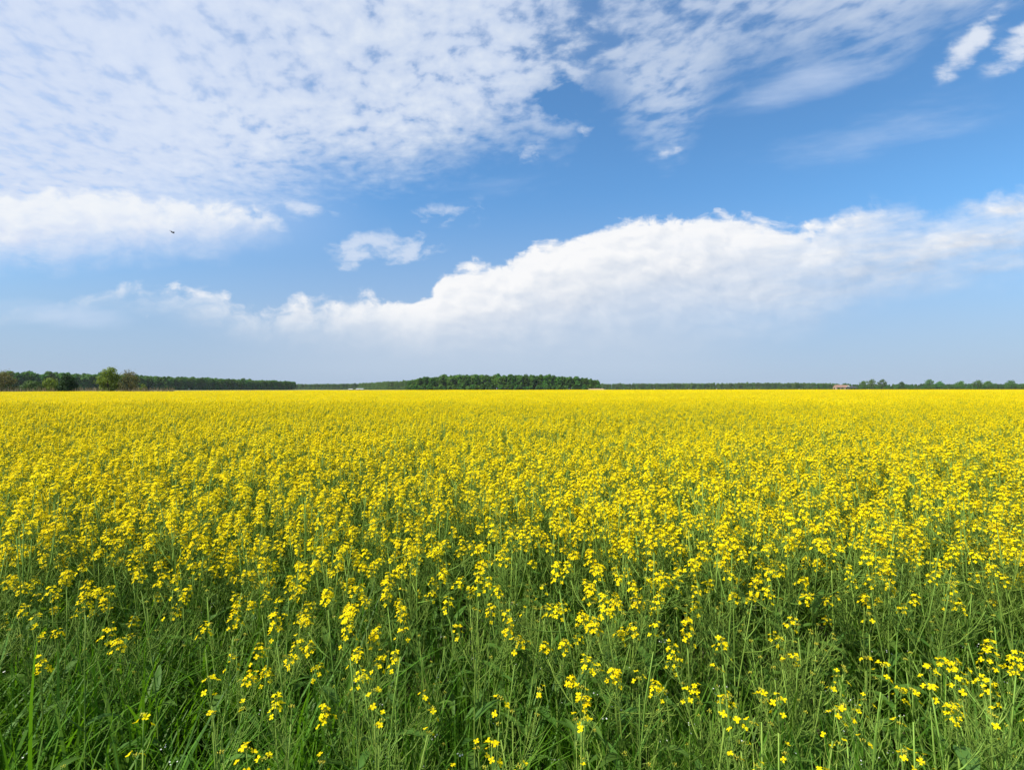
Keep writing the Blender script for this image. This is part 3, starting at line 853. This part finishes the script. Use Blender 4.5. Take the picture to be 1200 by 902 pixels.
G = 'scrub along the left end of the field'
tree('scrub_tree', -78.6, 112, 6.6, 2.55, M['lime_leaf'], 'tallest yellow-green scrub tree at the left field edge', 'tree', G, 3, 0.5, 22, 3600, 0.14, 3)
tree('scrub_tree', -74.7, 113, 5.8, 2.25, M['olive_leaf'], 'brownish thin-leaved scrub tree touching the tallest yellow-green one', 'tree', G, 4, 0.5, 18, 2200, 0.12, 3)
tree('scrub_tree', -99.6, 108, 5.4, 2.6, M['olive_leaf'], 'brownish scrub tree cut by the left border', 'tree', G, 5, 0.4, 18, 2400, 0.13, 3)
tree('bush', -72.0, 113, 2.7, 1.0, M['lime_leaf'], 'small yellow-green bush right of the two tall scrub trees', 'bush', G, 6, 0.2, 8, 700, 0.12, 2)
tree('bush', -86.7, 107, 4.3, 2.3, M['dark_leaf'], 'dark round bush between the pale bushes and the tallest scrub tree', 'bush', G, 7, 0.1, 16, 2600, 0.15, 3)
tree('bush', -90.2, 117, 3.9, 2.2, M['lime_leaf'], 'pale yellow-green bush left of the dark round bush', 'bush', G, 8, 0.1, 14, 2200, 0.13, 3)
tree('bush', -93.6, 115, 3.4, 2.6, M['mid_leaf'], 'mid-green spreading bush second from the left border', 'bush', G, 9, 0.1, 14, 2200, 0.13, 3)

# dry tall grass under the scrub
mb = MB(); q = random.Random(5)
for i in range(5200):
    y = q.uniform(103, 122); x = y * q.uniform(-1.12, -0.66); h = q.uniform(0.9, 2.0) * (0.75 + 0.35 * math.sin(x * 0.7))
    w = q.uniform(0, 3.14); c_, s_ = math.cos(w) * 0.05, math.sin(w) * 0.05; lx, ly = q.gauss(0, 0.15), q.gauss(0, 0.15)
    mb.add([(x - c_, y - s_, 0), (x + c_, y + s_, 0), (x + lx + c_ * .5, y + ly + s_ * .5, h), (x + lx - c_ * .5, y + ly - s_ * .5, h)], [(0, 1, 2, 3)], 0)
dry = link('dry_grass', mb.mesh('dry_grass', [M['dry_grass']])); tag(dry, 'tan dry grass under the scrub at the left field edge', kind='stuff')

# far woods, each one mass of trees
wood_sources = bpy.data.collections.new("wood_sources"); pale_sources = bpy.data.collections.new("pale_wood_sources")
for i in range(6):
    tr, cr = tree_meshes(80 + i, 15.0, 4.0, 2.5, 13, 1300, 0.55, flat=0.9)
    for coll, lm, nm in ((wood_sources, M['wood_leaf'], 'wood_source'), (pale_sources, M['wood_leaf_pale'], 'pale_wood_source')):
        mb = MB(); mb.add(tr.v, tr.f, 0); mb.add(cr.v, cr.f, 1); source(coll, "%s.%03d" % (nm, i), mb, [M['bark'], lm])
for coll, lm, nm in ((wood_sources, M['wood_leaf'], 'wood_source'), (pale_sources, M['wood_leaf_pale'], 'pale_wood_source')):
    for i in range(2):                                                  # bushes of the wood's edge
        tr, cr = tree_meshes(90 + i, 5.0, 3.2, 0.3, 10, 600, 0.55); mb = MB(); mb.add(tr.v, tr.f, 0); mb.add(cr.v, cr.f, 1)
        source(coll, "%s.%03d" % (nm, 100 + i), mb, [M['bark'], lm])


def wood(name, coll, label, line, depth, step=5.5, grow=None, bushes=True):
    """trees planted behind a front line given as (bearing per hundred, distance, tree height)"""
    pts, idx, sc, rt = [], [], [], []
    for (s0, y0, h0), (s1, y1, h1) in zip(line, line[1:]):
        a = Vector((s0 / 100 * y0, y0)); b = Vector((s1 / 100 * y1, y1)); n_ = max(1, int((b - a).length / step))
        for i in range(n_):
            for j in range(int(depth / step)):
                f = (i + rnd.random()) / n_; p = a.lerp(b, f); yy_ = p.y + (j + rnd.random() * 0.9) * step
                k = yy_ / p.y
                pts.append((p.x * (1 + (k - 1) * 0.5), yy_, 0)); h = (h0 + (h1 - h0) * f) * rnd.gauss(1, 0.06)
                sc.append(h / 15.0); idx.append(rnd.randrange(6)); rt.append((0, 0, rnd.uniform(0, 6.28)))
            if bushes:
                for j in range(2):
                    f = (i + rnd.random()) / n_; p = a.lerp(b, f)
                    pts.append((p.x, p.y - rnd.uniform(1.5, 5), 0)); sc.append(rnd.uniform(0.7, 1.3)); idx.append(6 + rnd.randrange(2)); rt.append((0, 0, rnd.uniform(0, 6.28)))
    o = scatter(name, coll, pts, rt, sc, idx)
    return tag(o, label, kind='stuff')


wood('woodland', wood_sources, 'dark green wood on the left, sloping down towards the middle', [(-118, 450, 18), (-100, 480, 17.4), (-80, 560, 17.2), (-62, 660, 15.4), (-43.5, 830, 13.4)], 60)
wood('woodland', wood_sources, 'dark green rounded wood in the middle of the horizon', [(-20.5, 590, 10.5), (-18, 575, 14.2), (-12, 560, 16.2), (0, 555, 16.5), (8, 560, 15.6), (14, 565, 14.0), (17.2, 575, 11.0)], 85)
wood('woodland', pale_sources, 'pale far wood between the left and the middle wood', [(-45, 1350, 14), (-30, 1250, 14), (-24, 1000, 15.5), (-18, 900, 16.5)], 45, 7)
wood('woodland', pale_sources, 'thin far line of trees right of the middle wood', [(14, 1300, 14), (35, 1200, 14.5), (50, 1200, 15.5), (64, 1200, 14.5)], 45, 7)
wood('woodland', wood_sources, 'low far wood behind the trees on the right', [(60, 1150, 12), (75, 1050, 11), (90, 1000, 11.5), (125, 950, 12)], 40, 7)
wood('hedgerow', wood_sources, 'low dark hedgerow along the far end of the field', [(14, 800, 3.2), (40, 780, 3.4), (62, 740, 3.6)], 7, 3.4, bushes=False)
wood('hedgerow', wood_sources, 'low scrub row in front of the farmhouse', [(61.5, 600, 3.0), (65, 595, 3.6), (68, 590, 3.4)], 5, 3.0, bushes=False)
wood('hedgerow', wood_sources, 'dark hedgerow under the trees on the right', [(67.5, 700, 4.6), (85, 680, 5.5), (120, 620, 5.5)], 9, 3.6, bushes=False)

G = 'trees standing out on the right part of the horizon'
for i, (s_, Yd, H, r, mt, lab) in enumerate([
    (68.6, 800, 13.8, 6.2, 'wood_leaf', 'round tree at the left end of the clump beside the farmhouse'),
    (70.2, 810, 16.8, 8.8, 'wood_leaf_pale', 'pale spreading tree in the clump beside the farmhouse'),
    (72.3, 800, 16.8, 8.4, 'wood_leaf_pale', 'tallest pale tree at the right end of the clump beside the farmhouse'),
    (76.1, 780, 12.4, 5.0, 'wood_leaf', 'small dark tree standing just right of the farmhouse clump'),
    (81.5, 760, 15.2, 7.5, 'wood_leaf', 'dark tall tree midway between the farmhouse clump and the right border'),
    (83.5, 770, 13.0, 6.0, 'wood_leaf', 'lower dark tree joined to the tall one midway to the right border'),
    (87.6, 760, 12.6, 7.5, 'wood_leaf', 'round tree second group from the right border'),
    (91.0, 740, 13.6, 8.0, 'wood_leaf_pale', 'pale tree near the right border'),
    (93.0, 745, 13.4, 6.0, 'wood_leaf_pale', 'pale tree touching its twin near the right border'),
    (97.5, 720, 13.2, 8.5, 'wood_leaf', 'dark tree at the right border'),
    (65.0, 830, 10.6, 5.0, 'wood_leaf', 'dark tree just left of the red-roofed farmhouse'),
    (55.8, 900, 12.5, 4.5, 'wood_leaf', 'darker tree standing out of the thin far line')]):
    tree('tree', s_, Yd, H, r, M[mt], lab, 'tree', G, 200 + i, 2.0, 14, 1000, 0.62)

# ------------------------------------------------------------------ farm buildings on the horizon
def plain(name, col, rough=0.8, nscale=0.0, col2=None): return surface(name, col, rough, nscale=nscale, col2=col2)


M['tile'] = plain('clay_tile', (0.27, 0.155, 0.11), 0.85, 0.8, (0.23, 0.14, 0.10))
M['plaster'] = plain('pale_plaster', (0.36, 0.26, 0.18), 0.9, 0.5, (0.32, 0.23, 0.16))
M['white_wall'] = plain('white_plaster', (0.76, 0.74, 0.68), 0.9)
M['glass'] = plain('dark_glass', (0.03, 0.035, 0.04), 0.15)
M['dark_roof'] = plain('dark_sheet_roof', (0.05, 0.05, 0.05), 0.7)
M['dark_board'] = plain('dark_boards', (0.06, 0.05, 0.04), 0.9)
M['white_sheet'] = plain('white_sheet_metal', (0.33, 0.34, 0.33), 0.6)


def gable(mb, x0, x1, y0, y1, zw, zr, along='x', over=0.4, th=0.18):
    """two roof slopes with thickness"""
    if along == 'x':
        ym = (y0 + y1) / 2
        for ye in (y0 - over, y1 + over):
            ze = zw - over * (zr - zw) / (ym - y0)
            a = [(x0 - over, ye, ze), (x1 + over, ye, ze), (x1 + over, ym, zr), (x0 - over, ym, zr)]
            mb.add(a + [(p[0], p[1], p[2] + th) for p in a], [(0, 1, 2, 3), (4, 5, 6, 7), (0, 1, 5, 4), (1, 2, 6, 5), (2, 3, 7, 6), (3, 0, 4, 7)])
    else:
        xm = (x0 + x1) / 2
        for xe in (x0 - over, x1 + over):
            ze = zw - over * (zr - zw) / (xm - x0)
            a = [(xe, y0 - over, ze), (xe, y1 + over, ze), (xm, y1 + over, zr), (xm, y0 - over, zr)]
            mb.add(a + [(p[0], p[1], p[2] + th) for p in a], [(0, 1, 2, 3), (4, 5, 6, 7), (0, 1, 5, 4), (1, 2, 6, 5), (2, 3, 7, 6), (3, 0, 4, 7)])


def house_wall(mb, x0, x1, y0, y1, zw, zr, along):
    if along == 'x':
        ym = (y0 + y1) / 2
        v = [(x0, y0, 0), (x1, y0, 0), (x1, y1, 0), (x0, y1, 0), (x0, y0, zw), (x1, y0, zw), (x1, y1, zw), (x0, y1, zw), (x0, ym, zr), (x1, ym, zr)]
        mb.add(v, [(0, 1, 5, 4), (2, 3, 7, 6), (3, 0, 4, 8, 7), (1, 2, 6, 9, 5)])
    else:
        xm = (x0 + x1) / 2
        v = [(x0, y0, 0), (x1, y0, 0), (x1, y1, 0), (x0, y1, 0), (x0, y0, zw), (x1, y0, zw), (x1, y1, zw), (x0, y1, zw), (xm, y0, zr), (xm, y1, zr)]
        mb.add(v, [(0, 1, 5, 8, 4), (2, 3, 7, 9, 6), (3, 0, 4, 7), (1, 2, 6, 5)])


HY = 780.0
house = bpy.data.objects.new('farmhouse', None); scene.collection.objects.link(house)
house.location = (64.6 / 100 * HY, HY, 0)
tag(house, 'farmhouse with a red tiled roof and a white gable among the far trees', 'house')
mb = MB(); house_wall(mb, -9.5, 4.5, 0, 9, 4.2, 7.3, 'x'); link('wall', mb.mesh('wall', M['plaster'], False), house)
mb = MB(); house_wall(mb, 4.51, 11.0, -1.5, 9, 4.4, 7.0, 'y'); link('gable_wall', mb.mesh('gable_wall', M['white_wall'], False), house)
mb = MB(); gable(mb, -9.5, 4.0, 0, 9, 4.22, 7.35, 'x'); rf = link('roof', mb.mesh('roof', M['tile'], False), house)
mb = MB(); gable(mb, 4.51, 11.0, -1.2, 9, 4.42, 7.05, 'y', 0.25); link('roof', mb.mesh('roof', M['tile'], False), house)
mb = MB(); mb.box(-4.4, -3.6, 5.2, 6.0, 6.0, 8.3); link('chimney', mb.mesh('chimney', M['plaster'], False), rf)
for wx in (-7.8, -5.0, -2.2, 0.8):
    mb = MB(); mb.box(wx - 0.55, wx + 0.55, -0.06, -0.004, 1.2, 2.7); link('window', mb.mesh('window', M['glass'], False), house)
for wx in (6.5, 9.0):
    mb = MB(); mb.box(wx - 0.5, wx + 0.5, -1.56, -1.504, 1.3, 2.7); link('window', mb.mesh('window', M['glass'], False), house)

barn = bpy.data.objects.new('barn', None); scene.collection.objects.link(barn)
barn.location = (66.6 / 100 * 700.0, 700.0, 0)
tag(barn, 'low dark-roofed barn between the farmhouse and the clump of trees', 'barn')
mb = MB(); house_wall(mb, -5, 6.5, 0, 6, 3.0, 4.6, 'x'); link('wall', mb.mesh('wall', M['dark_board'], False), barn)
mb = MB(); gable(mb, -5, 6.5, 0, 6, 3.02, 4.65, 'x'); link('roof', mb.mesh('roof', M['dark_roof'], False), barn)

for s_, Yd, w_, h_, lab in ((-29.8, 330, 4.6, 1.9, 'wider low pale shed at the far field edge'), (-31.6, 332, 2.6, 1.75, 'narrow low pale shed left of the wider one')):
    sh = bpy.data.objects.new('shed', None); scene.collection.objects.link(sh); sh.location = (s_ / 100 * Yd, Yd, 0)
    tag(sh, lab, 'shed', 'pale sheds at the far field edge')
    mb = MB(); house_wall(mb, -w_ / 2, w_ / 2, 0, 2.6, h_ - 0.5, h_ - 0.1, 'x'); link('wall', mb.mesh('wall', M['white_sheet'], False), sh)
    mb = MB(); gable(mb, -w_ / 2, w_ / 2, 0, 2.6, h_ - 0.48, h_ - 0.06, 'x', 0.15, 0.06); link('roof', mb.mesh('roof', M['white_sheet'], False), sh)
    mb = MB(); mb.box(-0.4, 0.4, -0.05, -0.004, 0.05, h_ - 0.6); link('door', mb.mesh('door', M['dark_board'], False), sh)

# bare tan ground at the right foot of the middle wood
mb = MB(); y0 = 520.0
mb.add([(0.148 * y0, y0, 0.02), (0.183 * y0, y0, 0.02), (0.178 * 566, 566, 2.0), (0.150 * 566, 566, 2.0), (0.150 * 572, 572, 0.01), (0.178 * 572, 572, 0.01)], [(0, 1, 2, 3), (3, 2, 5, 4)])
bank = link('earth_bank', mb.mesh('earth_bank', plain('dry_earth', (0.36, 0.25, 0.15), 0.95, 0.1, (0.30, 0.22, 0.14)), True)); tag(bank, kind='structure')

# ------------------------------------------------------------------ a bird over the field
M['feather'] = surface("dark_feather", (0.018, 0.018, 0.020), 0.7)
bird = bpy.data.objects.new('bird', None); scene.collection.objects.link(bird)
BY = 42.0
bird.location = (-66.5 / 100 * BY, BY, EYE + 30.6 / 100 * BY); bird.rotation_euler = (R(8), R(32), R(10))
tag(bird, 'small dark bird in flight in front of the white cloud on the left', 'bird')
mb = MB()
prof = [(-0.17, 0.004), (-0.14, 0.014), (-0.08, 0.036), (0.0, 0.046), (0.07, 0.038), (0.11, 0.026), (0.135, 0.028), (0.155, 0.020), (0.165, 0.006), (0.19, 0.001)]
mb.tube([(x, 0, 0.006 * math.sin(x * 14)) for x, _ in prof], [r_ for _, r_ in prof], 10)
mb.add([(-0.15, -0.012, 0), (-0.15, 0.012, 0), (-0.25, 0.04, 0.004), (-0.235, 0, 0.006), (-0.25, -0.04, 0.004), (-0.15, 0, 0.008)], [(0, 4, 3, 5), (5, 3, 2, 1)])
link('body', mb.mesh('body', M['feather']), bird)
for sgn in (-1, 1):
    mb = MB(); top, bot = [], []
    sec = [(0.02, 0.09, -0.05, 0.0), (0.10, 0.10, -0.05, 0.045), (0.18, 0.085, -0.05, 0.07), (0.27, 0.03, -0.075, 0.075), (0.33, -0.06, -0.09, 0.07)]
    vs = []
    for (yw, xf, xb, z) in sec:
        vs += [(xf, sgn * yw, z), ((xf + xb) / 2, sgn * yw, z + 0.012), (xb, sgn * yw, z), ((xf + xb) / 2, sgn * yw, z - 0.004)]
    fs = []
    for i in range(len(sec) - 1):
        for j in range(4): fs.append((i * 4 + j, i * 4 + (j + 1) % 4, i * 4 + 4 + (j + 1) % 4, i * 4 + 4 + j))
    fs += [(3, 2, 1, 0), (16, 17, 18, 19)]
    mb.add(vs, fs); link('wing', mb.mesh('wing', M['feather']), bird)

# ------------------------------------------------------------------ thin air haze over the plain
mb = MB(); mb.box(-6200, 6200, -3200, 9200, -1.0, 24.0)
hm = bpy.data.materials.new('haze'); hm.use_nodes = True
nt = hm.node_tree; nt.nodes.clear()
ov = nt.nodes.new('ShaderNodeOutputMaterial'); pv = nt.nodes.new('ShaderNodeVolumePrincipled')
pv.inputs['Color'].default_value = (0.85, 0.90, 1.0, 1.0); pv.inputs['Density'].default_value = 0.00005
nt.links.new(pv.outputs[0], ov.inputs['Volume'])
haze = link('haze', mb.mesh('haze', hm, False)); tag(haze, 'thin pale air haze over the plain', kind='stuff')
